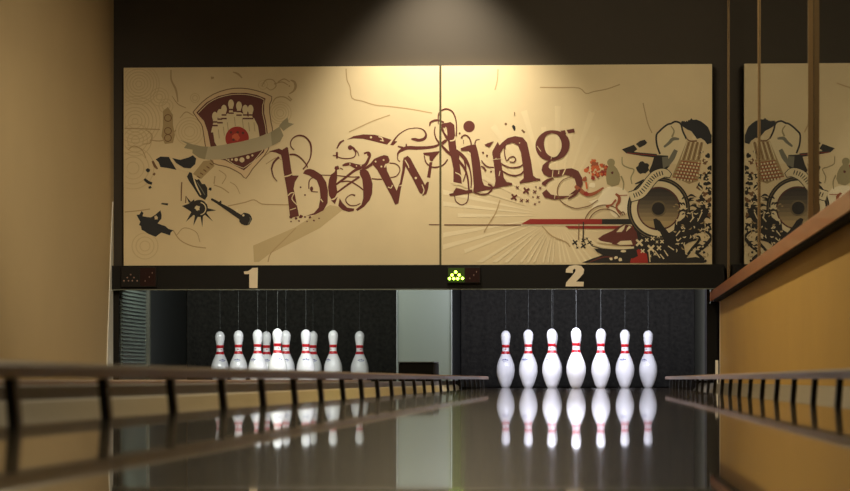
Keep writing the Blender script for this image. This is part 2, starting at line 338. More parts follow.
# letter i
disc('letter_i', 'maroon', 469.1, 126.5, 5.8)
poly('letter_i', 'maroon', [(460.6, 148.2), (468, 145.6), (475.7, 144.2), (477.8, 151), (480, 162), (482.3, 181), (484.2, 185.3), (490, 187), (490, 189.7), (473, 192.8), (473.8, 186), (472.4, 169), (470.5, 153), (468.5, 151.2), (461, 150.8)])
stroke('letter_i', 'maroon', [(461.6, 136.4, 1), (465.4, 135, 1.2), (469, 137.5, 1.4), (471, 142.6, 1.4), (471.2, 145.5, 1.4)]); stroke('letter_i', 'maroon', [(479.7, 139.4, .9), (476.2, 140.3, 1.2), (474.8, 144, 1.3)])
stroke('letter_i', 'maroon', [(461.4, 138.2, 2), (462.4, 135.8, 1)]); disc('letter_i', 'maroon', 459.7, 133.2, .9); stroke('letter_i', 'maroon', [(463.4, 140, .6), (463.6, 144, .6)])
stroke('letter_i', 'maroon', [(474.3, 192.4, 1.2), (481.4, 194.4, 1.4), (487, 193.8, 1.5), (491.2, 190.5, 1.8), (491.7, 186.2, 1.8), (488, 184, 1.6)])
stroke('letter_i', 'maroon', [(481.4, 160.4, 1), (485, 165, 1.4), (489, 167, 1.3), (494, 167.4, 1.3)]); stroke('letter_i', 'maroon', [(481, 166, 1), (484, 168, 2), (486, 171, 1)])
for x, y, r in ((483, 152.6, 1), (487, 155.6, 1), (485.3, 170.2, 1.1), (491, 171.6, 1)): disc('letter_i', 'maroon', x, y, r)
# letter n
poly('letter_n', 'maroon', [(484.2, 145), (488, 143), (493.8, 141.2), (489.2, 147.4)])
poly('letter_n', 'maroon', [(492.6, 151), (497.8, 141.7), (499.5, 145.4), (502, 142.6), (507.7, 138), (515.2, 136), (522.8, 137.5), (527, 142.6), (528.9, 151), (531.2, 162.2), (533.1, 175.4), (536, 178), (540.2, 178.8), (540.2, 180.4), (520, 183.6), (519.4, 182), (523.7, 178.2), (523.2, 168.8), (520.9, 152.8), (518, 145.5), (512.4, 142.6), (506.8, 144.5), (503, 149), (500.2, 153), (501, 162.2), (504, 178.2), (506.8, 182), (512, 183), (512, 184.8), (491, 188.8), (491, 187), (494.5, 186), (495.5, 181), (494.5, 168.8), (492.2, 152.8)])
poly('letter_n', 'maroon', [(489, 187), (512, 183.6), (512, 185), (489, 189.6)])
stroke('letter_n', 'maroon', [(501, 163.6, 1.4), (507.7, 167, 1.4), (513.4, 167.7, 1.4), (520, 166.5, 1.4), (523, 164.6, 1.4)]); stroke('letter_n', 'maroon', [(502.5, 171, 1.3), (508.6, 174.5, 1.4), (515.2, 175.6, 1.5), (520.9, 174, 1.4), (523.9, 170.7, 1.2)])
stroke('letter_n', 'maroon', [(505.4, 146, 1), (504.4, 151, 1), (505.4, 158, 1.2), (507, 160.6, 1), (509.6, 157.6, 1), (513.6, 156.6, 1.2), (515.7, 159.6, 1.2), (513.6, 162.2, 1.1), (509.6, 161.7, .9)])
stroke('letter_n', 'mural', [(500, 171, .7), (499, 176, .7)], 4); disc('letter_n', 'mural', 519.6, 143, .6, 4); disc('letter_n', 'mural', 496, 158.4, .5, 4); stroke('letter_n', 'mural', [(492, 159.6, .5), (503, 158.6, .4)], 4)
disc('speck#1', 'brown', 505.8, 124, 1.2); stroke('speck#2', 'black', [(512.6, 125.4, 2), (514, 127.6, 3), (514.6, 130.6, 1.2)]); stroke('speck#3', 'brown', [(521.8, 129.8, 1.5), (524.6, 132.6, 2)]); stroke('speck#4', 'brown', [(514.5, 112, .7), (514.6, 115.4, .7)])
# letter g
go = smooth_curve([(552, 130.3), (545.4, 131.5), (538.8, 136.6), (535.5, 144.2), (537, 152.6), (542.6, 158.6), (551, 161), (559.5, 159.2), (566, 154.5), (569.4, 147), (569, 139.5), (565.2, 134.4), (559, 131.2)], 4, True)
gi = smooth_curve([(551, 133.4), (546.4, 135.7), (544, 142.3), (545.4, 150.8), (549, 155.4), (554.8, 157.4), (559.5, 154.5), (561.4, 148), (561, 140.4), (557.6, 135.2), (556, 134.2), (554, 133.6), (552.6, 133.4)], 4, True)
for i in range(len(go)):
    j = (i+1) % len(go); quad_add('letter_g', 'maroon', [go[i], go[j], gi[j], gi[i]], 3)
poly('letter_g', 'maroon', [(560.4, 130.8), (565, 130.2), (566, 133.8), (564, 136)]); poly('letter_g', 'maroon', [(566.6, 130), (574, 128.6), (574.8, 132.4), (568.2, 133.4)])
poly('letter_g', 'maroon', [(549.6, 160), (545.5, 162.6), (542.6, 165.4), (541.5, 170), (543.5, 174.3), (549.2, 177), (557.6, 177), (562, 176), (565.2, 174.8), (569, 175.7), (574.6, 178.5), (576.4, 185.1), (575.5, 189.8), (569, 194.8), (573, 193.8), (580.2, 189.8), (582.8, 184), (582, 177.6), (578.4, 171), (571.8, 168.2), (567, 168.6), (557.6, 170), (551, 169.6), (548.2, 167.2), (549.2, 162.5), (552, 160.6)])
poly('letter_g', 'maroon', [(553, 177.6), (547, 179), (542.5, 182), (541.4, 184.2), (545.4, 186), (548.2, 181.8), (554, 178.6)])
poly('letter_g', 'maroon', [(546.4, 189.4), (542, 193), (544.5, 197.4), (553.9, 199.7), (562.4, 198.8), (571.2, 195.8), (559.5, 196), (551, 194.5)])
stroke('letter_g', 'mural', [(565.6, 168.6, 1.2), (562.4, 175.6, 1)], 4); stroke('letter_g', 'mural', [(553, 170, .6), (552.4, 177, .8)], 4); stroke('letter_g', 'mural', [(559, 170, .6), (558.6, 174, 1)], 4); stroke('letter_g', 'mural', [(551, 159.4, .5), (551.6, 157, .6)], 4); stroke('letter_g', 'mural', [(555, 195, .7), (554.4, 199, .5)], 4); stroke('letter_g', 'mural', [(537, 146, .6), (541, 151.6, .6)], 4)
stroke('letter_g', 'brown', [(573, 176, .8), (563, 180, .8), (558, 187, .9), (557.8, 195, .9), (563, 203, 1), (574.4, 208.2, 1), (583.8, 207.3, 1), (590, 205.4, 1), (598, 200, .8)])
# small crosses, bars
for x, y, s in ((514, 197.2, 6), (526.2, 190.7, 6), (517.3, 187.4, 3), (521.4, 200.5, 3.2), (527.4, 200.8, 3.2), (534.7, 191.8, 3.5), (538, 197.2, 3), (535, 204.2, 2.4), (540, 188, 2.6), (539.3, 202, 2), (533, 197, 1.6), (536, 187, 1.6)): xmark('crosses', 'maroon', x, y, s)
for x, y, s in ((574.9, 242.5, 5), (583.4, 245.8, 5), (583.4, 240.6, 4), (589.5, 242.5, 4), (577.2, 247.6, 2.4), (592, 245, 2.4), (587, 238.6, 2.4)): xmark('crosses', 'black', x, y, s, 5)
stroke('bars', 'maroon', [(429, 224.7, .9), (475, 224.9, .9), (524, 225, 1)])
poly('bars', 'red', [(521, 224.2), (530, 219), (602, 219), (602, 224.2)], 4); poly('bars', 'black', [(602, 219), (640, 219), (640, 224.2), (602, 224.2)], 4); poly('bars', 'red', [(565, 226), (640, 226), (640, 228.8), (569, 228.8)], 4)
stroke('bars', 'pale', [(521, 225.1, .8), (640, 225.1, .8)], 4)
for d in (0, 4): ring('bars', 'brown', 605, 226, 17+d, 1, 3, 200, 330)
stroke('bars', 'brown', [(579, 223, .8), (578.4, 240, .8)], 5); stroke('bars', 'black', [(583.4, 222, 1.2), (583, 242, 1.2)], 5)
# sun rays
for i in range(23):
    a = 168+i*7.2-(i % 3)*1.4
    if a > 330: break
    ca, sa = math.cos(math.radians(a)), -math.sin(math.radians(a))
    def far(a_):
        c, s = math.cos(math.radians(a_)), -math.sin(math.radians(a_))
        ts = [120+25*math.sin(i*2.1)]
        if s > 0.01: ts.append((262.5-216)/s)
        if c < -.01: ts.append((556-443)/-c)
        return 556+c*min(ts), 216+s*min(ts)
    c0 = (556+ca*16, 216+sa*16); 
    if sa > -.25: poly('rays', 'ray1', [c0, far(a-1.2), far(a+1.2)], 1)
for i in range(12):
    a = 62+i*9; c, s = math.cos(math.radians(a)), -math.sin(math.radians(a)); d = 90+20*(i % 2)
    poly('rays', 'ray2', [(556+c*28, 216+s*28), (556+math.cos(math.radians(a-1.6))*d, 216-math.sin(math.radians(a-1.6))*d), (556+math.cos(math.radians(a+1.6))*d, 216-math.sin(math.radians(a+1.6))*d)], 1)
# cracks
for pts in ([(346, 68.7), (347, 80), (350, 87), (352, 98), (362, 101), (375, 105), (390, 106.5), (410, 109), (432, 113)], [(349, 132), (362, 126), (373, 121), (390, 115)], [(540, 87.4), (560, 87.6), (579, 88), (586, 93.5), (594, 91.5), (607, 89), (620, 84.4)], [(498, 69), (497.4, 80), (495, 90)],
            [(228, 206), (245, 202.4), (254, 199.8), (262, 204), (276, 204.6), (289, 204.8)], [(124.6, 212), (136, 211), (150, 209)], [(124.6, 128.4), (146, 129), (160, 129.6)], [(500, 200), (496, 212), (490, 222), (484, 232)], [(542, 226), (552, 236), (566, 242), (570, 247)], [(643, 103), (645, 112), (648, 124), (652, 133)],
            [(150, 140), (160, 141), (168, 138), (176, 130)], [(214, 185), (222, 188), (229, 193)], [(215, 176), (214, 184)], [(296, 228), (284, 240), (271, 253), (268, 262)], [(173, 230), (180, 240), (192, 246), (206, 248)]):
    stroke('cracks', 'line', [(x, y, 1.1) for x, y in pts], 2, n=3)
poly('cracks', 'shade', [(253.2, 245.6), (295, 227.4), (330, 205), (345, 208), (320, 228), (270, 253.6), (258.8, 262), (254, 262)], 1)
stroke('cracks', 'line', [(171, 70, 1.2), (171.4, 80, 1.6), (176, 90, 2), (178, 102, 1)], 2); stroke('cracks', 'line', [(211, 78, 3), (214, 77.6, 1.5)], 2); stroke('cracks', 'line', [(233, 72, 1), (238, 74, 2), (242, 78, 1.2)], 2)
# circle pattern at the left edge
for cx, cy, rs in ((138.8, 84, (3, 6, 9, 12, 15, 18, 20.5)), (135, 121.3, (3, 7, 10.5, 14, 18, 21.5, 25)), (135.5, 140, (4, 8, 12, 16)), (159.5, 97, (3, 6, 9)), (189.6, 131.6, (5, 8, 11, 14)), (133, 168, (6, 11, 16, 21)), (145, 246, (5, 9, 13)), (280.2, 113, (3.5, 6, 8.5, 11)), (263, 84.8, (2, 4.5)), (195, 98, (2.5, 4.5)), (166, 106, (4, 7))):
    for r in rs:
        ring('circle_pattern', 'faint2', cx, cy, r, .9, 1)
stroke('circle_pattern', 'line', [(290.5, 80, 1), (294.4, 82, 2.2), (295.6, 86.6, 2.6), (293.5, 91, 1.8), (289, 94, .8)], 2); stroke('circle_pattern', 'line', [(274, 84, 1), (282, 82, 1), (288, 85, .8)], 2); stroke('circle_pattern', 'line', [(288, 96, 1), (292, 100, 1.4)], 2); disc('circle_pattern', 'line', 289.4, 86, .8, 2)
poly('circle_pattern', 'shade2', [(163, 111), (168, 107), (173, 115), (173, 125), (175, 135), (173, 143), (165, 144), (161.5, 136), (163, 126)], 1)
for cy in (118, 131, 138): ring('circle_pattern', 'brown', 168, cy, 3.4, .8, 2)
for pts in ([(262, 86, .8), (266, 80, 1), (273, 80, 1), (276, 86, 1), (271, 90, .8), (266, 87, .6)], [(278, 82, 1), (284, 79, 1.2), (290, 82, .8)], [(272, 104, .8), (276, 98, 1.2), (284, 97, 1.2), (291, 101, 1.4)],
            [(128, 150, .8), (134, 146, 1), (142, 150, 1), (146, 158, .8)], [(146, 130, .6), (152, 135, 1), (150, 143, 1), (143, 144, .6)], [(180, 118, .6), (186, 112, 1), (194, 116, .8)], [(176, 236, .6), (184, 228, .8), (196, 232, .8), (200, 242, .6)],
            [(219, 170, .8), (226, 176, .8), (222, 184, .8)], [(230, 182, .6), (236, 186, .8), (240, 194, .6)], [(172, 96, .6), (178, 104, 1), (186, 108, .8)], [(262, 158, .8), (270, 152, 1.2), (276, 150, .8)], [(266, 164, .8), (276, 158, 1), (282, 160, .6)]):
    stroke('circle_pattern', 'line', pts, 2)
# crest
outer = [(193, 112.2), (202, 102.3), (213.2, 94.4), (227.4, 89.4), (241.5, 88.2), (256, 90.5), (271.7, 96.6), (269.8, 104), (269.8, 113), (271.2, 123), (272.6, 133), (268, 150), (260, 160.6), (252.5, 169), (245.9, 178.5), (241, 174), (230, 168), (222.4, 165.8), (213.9, 163.5), (208, 155), (205, 143.5), (202.5, 127), (199, 121)]
inner = [(196.3, 112.6), (206.6, 102.3), (218, 96.2), (232, 92.9), (246.2, 92.9), (257, 95), (265.6, 98.5), (264.2, 104), (264.2, 113), (266, 121), (268, 135), (264, 152), (244, 170.4), (225.2, 160.4), (213, 158), (210.4, 145.4), (207.6, 131.3), (204, 121)]
poly('crest', 'band', outer, 2); stroke('crest', 'brown', [(x, y, .9) for x, y in outer+[outer[0]]], 3, n=2); poly('crest', 'maroon', inner, 4)
def inset(P, k, c): return [(c[0]+(x-c[0])*k, c[1]+(y-c[1])*k) for x, y in P]
stroke('crest', 'bone', [(x, y, .7) for x, y in inset(inner[:15], .95, (234, 125))[:]], 5, n=2)
poly('crest', 'bone', [(212.5, 128), (214, 121), (222, 117), (230, 112), (240, 112), (249, 117), (254, 118), (258, 126), (259.5, 136), (258.5, 144), (252, 150), (219, 150), (214.6, 142)], 5)
for hx, hy in ((215, 116.4), (220, 113.6), (224, 109.4), (245.2, 109.4), (250.6, 109.4), (239, 106), (231, 104)):
    disc('crest', 'bone', hx, hy, 2.9, 6, ry=4.6, n=16)
    poly('crest', 'bone', [(hx-2.2, hy), (hx+2.2, hy), (hx+1.8, hy+7), (hx+4, hy+16), (hx-4, hy+16), (hx-1.8, hy+7)], 6)
    stroke('crest', 'maroon', [(hx-2.4, hy+5.6, 1.5), (hx+2.4, hy+5.6, 1.5)], 7); stroke('crest', 'maroon', [(hx-2.6, hy+9.2, 1.5), (hx+2.8, hy+9.2, 1.5)], 7)
    stroke('crest', 'shade2', [(hx+3.4, hy+13, .6), (hx+4.4, hy+22, .6)], 7)
disc('crest', 'ball', 237.2, 138.4, 11.8, 8, n=32)
splat('crest', 'ballhi', 236, 137, 4.4, 9, n=18, j=.3)
for x, y in ((231, 132.4), (237.7, 132.4), (233.5, 139.8), (243, 133)): disc('crest', 'maroon', x, y, 1.3, 10)
rib = [(193, 144.5), (202, 146.4), (210.4, 146.8), (222.6, 145), (241.5, 141.6), (257.5, 137.4), (270.8, 132.2), (279.7, 126.6), (283.5, 135.5), (280.2, 141.6), (265.1, 149.2), (250, 153.6), (235, 157.2), (222.6, 159.4), (208.5, 159.8), (199, 157.8), (192.5, 153)]
poly('crest', 'ribbondk', [(180, 140), (186, 142), (194, 145), (194, 150), (184, 148), (187, 144)], 10); poly('crest', 'ribbondk', [(279, 126), (283, 121), (287.6, 117.4), (288.5, 122.6), (294, 124), (288, 127.6), (283.5, 131)], 10)
poly('crest', 'ribbon', rib, 11); poly('crest', 'ribbondk', [(193, 144.5), (202, 146.4), (208, 146.8), (205, 159.4), (199, 157.8), (192.5, 153)], 12); poly('crest', 'ribbondk', [(270.8, 132.2), (279.7, 126.6), (283.5, 135.5), (280.2, 141.6), (272, 145.6)], 12)
for x, y, r in ((242, 159.9, 2.6), (236.3, 159.6, 1.8), (247.9, 157.2, 1.8), (232, 159.6, 1.1), (252.4, 155.4, 1.1), (228.6, 160, .9)): disc('crest', 'bone', x, y, r, 10, n=14)
# dark ink figures on the left
poly('ink_splash', 'navy', [(155.8, 159.4), (160.5, 156.6), (169, 157), (171.3, 161.3), (176.5, 169.8), (167, 167.9), (160.5, 167), (158.6, 162.2)], 4); poly('ink_splash', 'navy', [(172.2, 158), (180.2, 159.9), (188.7, 157.5), (193, 155.2), (196.2, 158.5), (195.3, 164.1), (190.6, 168.4), (184, 167.9), (176.5, 163.2)], 4)
stroke('ink_splash', 'bone', [(171, 159, 1.2), (176, 165, 1.4), (182, 169, 1.6), (190, 171, 1.6)], 4); stroke('ink_splash', 'brown', [(152.6, 161, 2), (155, 166, 2.6), (157.6, 169, 1.6)], 3)
splat('ink_splash', 'navy', 148.4, 170.4, 2.6); splat('ink_splash', 'brown', 154.4, 174, 1.8); stroke('ink_splash', 'navy', [(144.4, 179, 2.4), (148, 182, 3), (152, 183.6, 2.6)]); splat('ink_splash', 'navy', 150, 187.4, 2)
stroke('ink_splash', 'brown', [(181.8, 182, 1.2), (181.4, 190, 1.3), (181.2, 201, 1)]); stroke('ink_splash', 'brown', [(186, 196, 1), (185.6, 203, 1.2)]); stroke('ink_splash', 'black', [(161.4, 203.6, 1.4), (168, 204.4, 2.2)])
poly('ink_splash', 'shade2', [(203.5, 161), (213, 160), (214.5, 166), (201, 179), (193, 174)], 2)
for k in range(5): stroke('ink_splash', 'brown', [(197+k*3.2, 176-k*3.2, 1.2), (200+k*3.2, 178-k*3.2, 1.2)], 3)
poly('ink_splash', 'black', [(187, 176.6), (189.5, 172), (192, 173), (193, 178), (197, 180), (199, 179), (202, 184), (205, 184), (207.3, 188), (207.5, 196), (205, 200), (199, 196.4), (193.2, 187), (189, 181)], 3)
stroke('ink_splash', 'bone', [(193.6, 178, 1), (196.4, 186, 1.6), (201, 195, 1)], 4); stroke('ink_splash', 'grey', [(197, 182, .8), (202, 190, 1), (205, 195, .7)], 4); splat('ink_splash', 'black', 210, 189, 2)
disc('ink_splash', 'black', 199.3, 208.4, 8.6, 3); poly('ink_splash', 'black', [(181.9, 206), (189, 203.6), (194, 199.4), (198, 212), (192, 212.4), (187, 209)], 3)
for tx, ty, bx0, by0, bx1, by1 in ((216.4, 210.4, 207, 208, 207, 211.6), (213, 221.4, 204, 214, 206, 212.4), (202.4, 227, 200.4, 216, 203, 215.6), (193.4, 225.6, 195, 215, 198, 216.4), (186, 221.8, 191.4, 212, 194, 214.6), (186, 196, 189, 203, 191, 202)): poly('ink_splash', 'black', [(bx0, by0), (tx, ty), (bx1, by1)], 3)
ring('ink_splash', 'bone', 199.6, 208.6, 6.2, 1, 4, -80, 80); splat('ink_splash', 'bone', 197.6, 208.4, 3.4, 4, j=.5); splat('ink_splash', 'bone', 206.4, 202.4, 1.6, 4)
stroke('ink_splash', 'black', [(211.3, 199, 2), (216, 201.6, 2.6), (222, 205.4, 3), (229, 209.6, 4.2), (235, 213.6, 4.6), (241, 217.6, 4.8)]); splat('ink_splash', 'black', 245.4, 219.2, 6.8, j=.14)
splat('ink_splash', 'black', 220.6, 202, 1.6); splat('ink_splash', 'bone', 237, 210.8, 2, 4); disc('ink_splash', 'bone', 243.4, 215.4, 1.1, 4); ring('ink_splash', 'grey', 245.6, 219.4, 4.8, 1, 4, -30, 60)
poly('ink_splash', 'navy', [(136.5, 214.8), (139.4, 214.6), (141.6, 211), (143.4, 213), (142.6, 216.2), (147, 217), (151, 217.4), (155, 215), (160.5, 210.2), (161.6, 215), (161.4, 218.6), (157.6, 223.4), (162, 225), (165.2, 226), (168.6, 229), (173.4, 230.3), (170.8, 232.4), (170, 235.4), (166, 234), (161.4, 232.6), (158, 235), (155.8, 236.8), (152, 235.4), (148.2, 233.8), (144, 231), (141.6, 229.8), (141, 226), (139, 225), (140.4, 221.6), (138.6, 218.8)], 3)
splat('ink_splash', 'mural', 156.2, 217.6, 2.6, 4); splat('ink_splash', 'mural', 160, 222, 1.4, 4)
# right side: silhouette, blossom, splash, runner
for i in range(34):
    a = random.random()*6.28; r = random.random()**.6
    x, y = 597+11.5*r*math.cos(a), 171+9.5*r*math.sin(a)
    splat('blossom', random.choice(['orange', 'orange', 'rust', 'red']), x, y, 1.4+2.2*random.random(), 3+i % 3, n=9, j=.6)
splat('blossom', 'orange', 593.4, 161.6, 3.6, 4); splat('blossom', 'rust', 584.6, 179, 3, 3)
disc('pawn', 'olive', 611, 162.6, 3.9, 6); poly('pawn', 'olive', [(608.6, 165), (613.6, 165), (617, 168.6), (619.6, 174), (620.4, 180), (618.6, 184.6), (612, 186.6), (607, 184), (606, 178), (606.6, 170)], 6); stroke('pawn', 'olive', [(621, 176, 1.6), (623.6, 183, 1.4), (623, 190, 1)], 6); splat('pawn', 'maroon', 612.3, 172.6, 1.8, 7)
stroke('blossom', 'rust', [(575, 186, 3), (580, 190, 4.4), (587, 194.6, 3.6), (595, 193, 3), (603.6, 187.6, 1.6)], 3); splat('blossom', 'red', 586.6, 193.6, 3, 4); stroke('blossom', 'orange', [(586, 182, 2), (587, 189, 1.6)], 4); splat('blossom', 'pale', 592, 185, 3.6, 2)
stroke('blossom', 'maroon', [(568, 199, 1.4), (575, 194.4, 2.4), (580, 189, 2)], 3)
poly('paint_splash', 'pale', [(602.6, 189.4), (609.2, 186.6), (617.7, 186.6), (625, 189.4), (629, 195), (628, 202), (630, 212), (624, 214), (619, 216), (615.8, 218), (612, 215), (610, 212), (607.4, 207.3), (600.8, 206.4), (591.4, 208.4), (593.4, 204.5), (588.6, 201.6), (598, 198.8), (601.7, 194)], 2)
stroke('paint_splash', 'rust', [(615.6, 193.8, 2), (619, 197, 3), (618.8, 202, 3), (616.4, 206, 2), (617.6, 210.4, 2), (621, 215, 1.2)], 4); stroke('paint_splash', 'rust', [(619, 195.4, .8), (627.4, 195.2, .8)], 4); stroke('paint_splash', 'rust', [(616, 199.6, 2), (611.6, 204.6, 1.6), (606.6, 206, 2), (609, 208, 1)], 4); stroke('paint_splash', 'brown', [(619, 214, 1), (623, 212, 1.2), (625, 215, 1)], 4)
poly('arrow', 'black', [(621.8, 149.4), (628, 147), (634, 144.7), (637.3, 149.2), (634, 151.8), (640.5, 152.6), (656.9, 154), (656.9, 157.8), (640.5, 155.8), (626.5, 153.4)], 3); poly('arrow#2', 'black', [(635.9, 144), (640, 141), (644.8, 139.6), (647.2, 142.8), (645, 145), (639.6, 147.7)], 3); stroke('arrow', 'red', [(627, 153, .7), (656, 155.4, .7)], 4)
splat('blot', 'black', 643, 167.6, 7.4, 3, n=16, j=.35)
poly('arrow', 'black', [(654.6, 155), (668, 155.6), (669.6, 166), (664, 172), (654, 172), (651, 175), (649, 171), (652, 164)], 3); poly('arrow', 'grey', [(662, 157), (668, 156.6), (669, 165), (663, 169)], 4)
stroke('arrow', 'olive', [(622, 157, 1), (622.7, 164.5, 1.2), (628.4, 167.8, 1.3), (634, 170, 1.2), (631, 177.6, 1.2), (632, 184, 1)], 3)
glove = [(660, 154), (656.9, 145), (656.4, 135.4), (659.5, 131.2), (664, 127), (668, 124.3), (671, 123.6), (675.4, 121.6), (680.7, 123.8), (682.8, 131.2), (686.5, 139), (684, 150), (678, 164), (668, 164)]
poly('glove', 'bone', glove, 2); stroke('glove', 'black', [(x, y, 1.8) for x, y in glove[:11]], 4, n=4)
stroke('glove', 'grey', [(664, 147, 2), (669, 143, 3), (673, 139, 3.4), (679, 139, 2)], 3); stroke('glove', 'olive', [(671, 126, 1), (674, 131, 1.4), (672, 137, 2)], 3); stroke('glove', 'grey', [(676, 150, 4), (672, 158, 5), (667, 166, 3)], 3)
poly('black_plume', 'navy', [(680.7, 121.6), (686, 122.4), (691.3, 120), (696.6, 119.6), (701, 121.4), (705, 124.3), (708, 127), (709.8, 131.2), (711.4, 136), (711.5, 143), (707.2, 144.4), (705, 141), (700.8, 138), (697, 139), (694.5, 135.4), (691.3, 131.2), (687, 129.4), (682.8, 126.6)], 4)
for i in range(16): splat('black_plume', 'navy', 690+i*1.35, 120.6+(i/15)**2*20+random.random()*2-1, 1.8, 4, n=9)
for i in range(22):
    t = i/21; splat('black_plume', 'navy', 682+28*t+random.random()*2, 121+4*math.sin(3.1*t)*-1+17*t*t+4*random.random(), 2.4, 4, n=11, j=.55)
stroke('black_plume', 'brown', [(686, 138, 1), (690, 141, 1.4), (697, 141, 1.6)], 4); disc('black_plume', 'bone', 694, 138, 2, 5)
# neck of strings
poly('string_grid', 'conelt', [(686.5, 141.6), (704, 142.6), (698, 181), (689, 184), (672.2, 176)], 4)
for k in range(9):
    t = k/8; stroke('string_grid', 'brown' if k % 2 else 'bone', [(687+t*17, 142, .9), (681+t*19.5, 160, .9)], 5)
for r in range(6):
    y0 = 161+r*3.2
    stroke('string_grid', 'rust', [(681-r*1.7, y0, 1), (701-r*.7, y0+2.6, 1)], 6)
    for c in range(6):
        x = 682.4-r*1.6+c*3.2+r*.15; disc('string_grid', 'bone', x, y0+1.7+c*.42, .95, 6, n=8)
        stroke('string_grid', 'maroon', [(x+1.5, y0+.8+c*.4, .8), (x+1.2, y0+3+c*.4, .8)], 6)
for i in range(46):
    x = 698+13*random.random(); y = 152+78*random.random()
    splat('leaf_tangle', 'black' if i % 5 else 'brown', x, y, 1.6+2.6*random.random(), 4, n=10, j=.6)
for i in range(52):
    splat('leaf_tangle', 'bone', 697+14*random.random(), 152+76*random.random(), .8+.7*random.random(), 6, n=7)
for k in range(7): stroke('leaf_tangle', 'bone', [(690.5+k*1.6, 203.4-k*3.4, 1), (695+k*1.4, 206-k*3.2, 1.6)], 7)
# speaker
SX, SYp = 658.6, 208.6
disc('speaker', 'black', SX, SYp, 31.5, 4, n=48); disc('speaker', 'bone', SX, SYp, 27.4, 5, n=48); disc('speaker', 'black', SX, SYp, 21.8, 6, n=48); 
NB = 10
for k in range(NB):
    t0, t1 = -1+2*k/NB, -1+2*(k+1)/NB
    xs0 = [20.4*math.sqrt(max(0, 1-t*t)) for t in (t0, (t0+t1)/2, t1)]; ys0 = [SYp+20.4*t for t in (t0, (t0+t1)/2, t1)]
    poly('speaker', 'tone%d' % min(k, 8), [(SX-a, b) for a, b in zip(xs0, ys0)]+[(SX+a, b) for a, b in list(zip(xs0, ys0))[::-1]], 7)
ring('speaker', 'maroon', SX, SYp, 20.9, 1, 9, n=48); ring('speaker', 'cone', SX, SYp, 29.6, .8, 9, n=48); disc('speaker', 'cone', SX, SYp, 8, 9); disc('speaker', 'black', SX-.3, SYp, 6.4, 10)
# banner over the speaker
stroke('banner', 'black', [(630, 197, 11), (640, 193.5, 11.4), (646, 187, 11.4), (650.5, 181, 11.4), (656, 175.6, 11.4), (664, 173, 10), (671, 176, 5)], 10); stroke('banner', 'bone', [(630, 197, 9.4), (640, 193.5, 9.8), (646, 187, 9.8), (650.5, 181, 9.8), (656, 175.6, 9.8), (664, 173, 8.4), (670.4, 175.6, 4)], 11)
bp = smooth_curve([(633, 196), (640, 193), (646, 186.6), (650.5, 180.6), (656, 175.2), (663.6, 172.6)], 6)
for i, (x, y) in enumerate(bp):
    if i % 8 == 4 or i % 2 == 0: continue
    a = bp[min(i+1, len(bp)-1)]; b = bp[i-1]; dx, dy = a[0]-b[0], a[1]-b[1]; d = math.hypot(dx, dy) or 1; nx, ny = -dy/d*2.2, dx/d*2.2
    stroke('banner', 'black', [(x+nx, y+ny, 1), (x-nx, y-ny, 1)], 12); 
stroke('banner', 'black', [(635, 184, 1), (640, 182, 2), (644, 179.6, 1)], 12)
# black tangle below
poly('leaf_tangle', 'black', [(653.2, 219.4), (656, 218.4), (660, 221), (663.8, 226.8), (669, 233), (674, 230), (675, 222), (680, 221), (686, 216), (691.3, 213), (698, 208), (704, 206), (709.3, 211), (706, 217), (704, 220.5), (705, 228), (698, 231), (692, 236), (690, 241), (684, 246), (685, 252), (687, 258), (696, 257), (704, 259), (704, 263), (650, 263), (656, 257), (662, 251), (664, 240), (660, 232), (655, 229)], 11)
poly('leaf_tangle', 'black', [(634, 228), (642, 236), (654, 240), (668, 238), (672, 250), (664, 263), (634, 263), (630, 240)], 5)
stroke('leaf_tangle', 'black', [(694.5, 233, 1.6), (700.8, 230.8, 2), (707.2, 232.4, 2.2), (711, 237.4, 3), (706, 244.8, 3.6), (695.5, 253.3, 4)], 11); stroke('leaf_tangle', 'black', [(680, 246, 2), (690, 241, 2), (699, 240, 2.4), (691, 250, 2.6), (686, 257, 2)], 11); stroke('leaf_tangle', 'black', [(695, 252, 2), (701, 257, 3), (706, 262, 3)], 11); splat('leaf_tangle', 'black', 704, 252.4, 1.6, 11)
for x0, y0, x1, y1 in ((676, 236, 680, 231), (678, 241, 681, 238), (664, 250, 668, 256), (660, 254, 664, 259), (690, 222, 694, 217), (699, 219, 702, 212), (682, 226, 685, 229), (668, 246, 674, 250), (692, 212, 693, 219)): stroke('leaf_tangle', 'bone', [(x0, y0, .9), (x1, y1, 1.3)], 12)
for i in range(60):
    x, y = 672+38*random.random(), 204+56*random.random()
    a = random.random()*6.28; l = 2+3*random.random()
    stroke('leaf_tangle', 'bone' if i % 3 else 'conelt', [(x, y, .5), (x+l*.5*math.cos(a), y+l*.5*math.sin(a), 1.3), (x+l*math.cos(a+.4), y+l*math.sin(a+.4), .4)], 12)
for i in range(40):
    x, y = 676+34*random.random(), 196+52*random.random(); a = -1.2+random.random()*1.6; l = 4+5*random.random()
    stroke('leaf_tangle', 'black', [(x, y, .6), (x+l*.5*math.cos(a), y+l*.5*math.sin(a), 2), (x+l*math.cos(a+.5), y+l*math.sin(a+.5), .5)], 10)
poly('red_patch', 'ball', [(632, 254), (638.4, 249), (646.8, 254), (648, 263), (630, 263)], 6)
for x, y, s in ((639.4, 242.7, 7), (651, 248.5, 7), (646.8, 240, 3.6), (652.6, 238.5, 4), (642.6, 251, 4), (659, 248, 4.6), (662, 241.6, 3.6), (658.5, 236, 3), (657, 242, 2.6), (655, 254, 3), (650, 256, 2.6)): xmark('crosses', 'bone', x, y, s, 13, 0)
stroke('ticks', 'bone', [(649, 251, 1.4), (650, 262, 1)], 13); stroke('ticks#2', 'bone', [(655, 251, 1), (660, 258, 1.2)], 13)
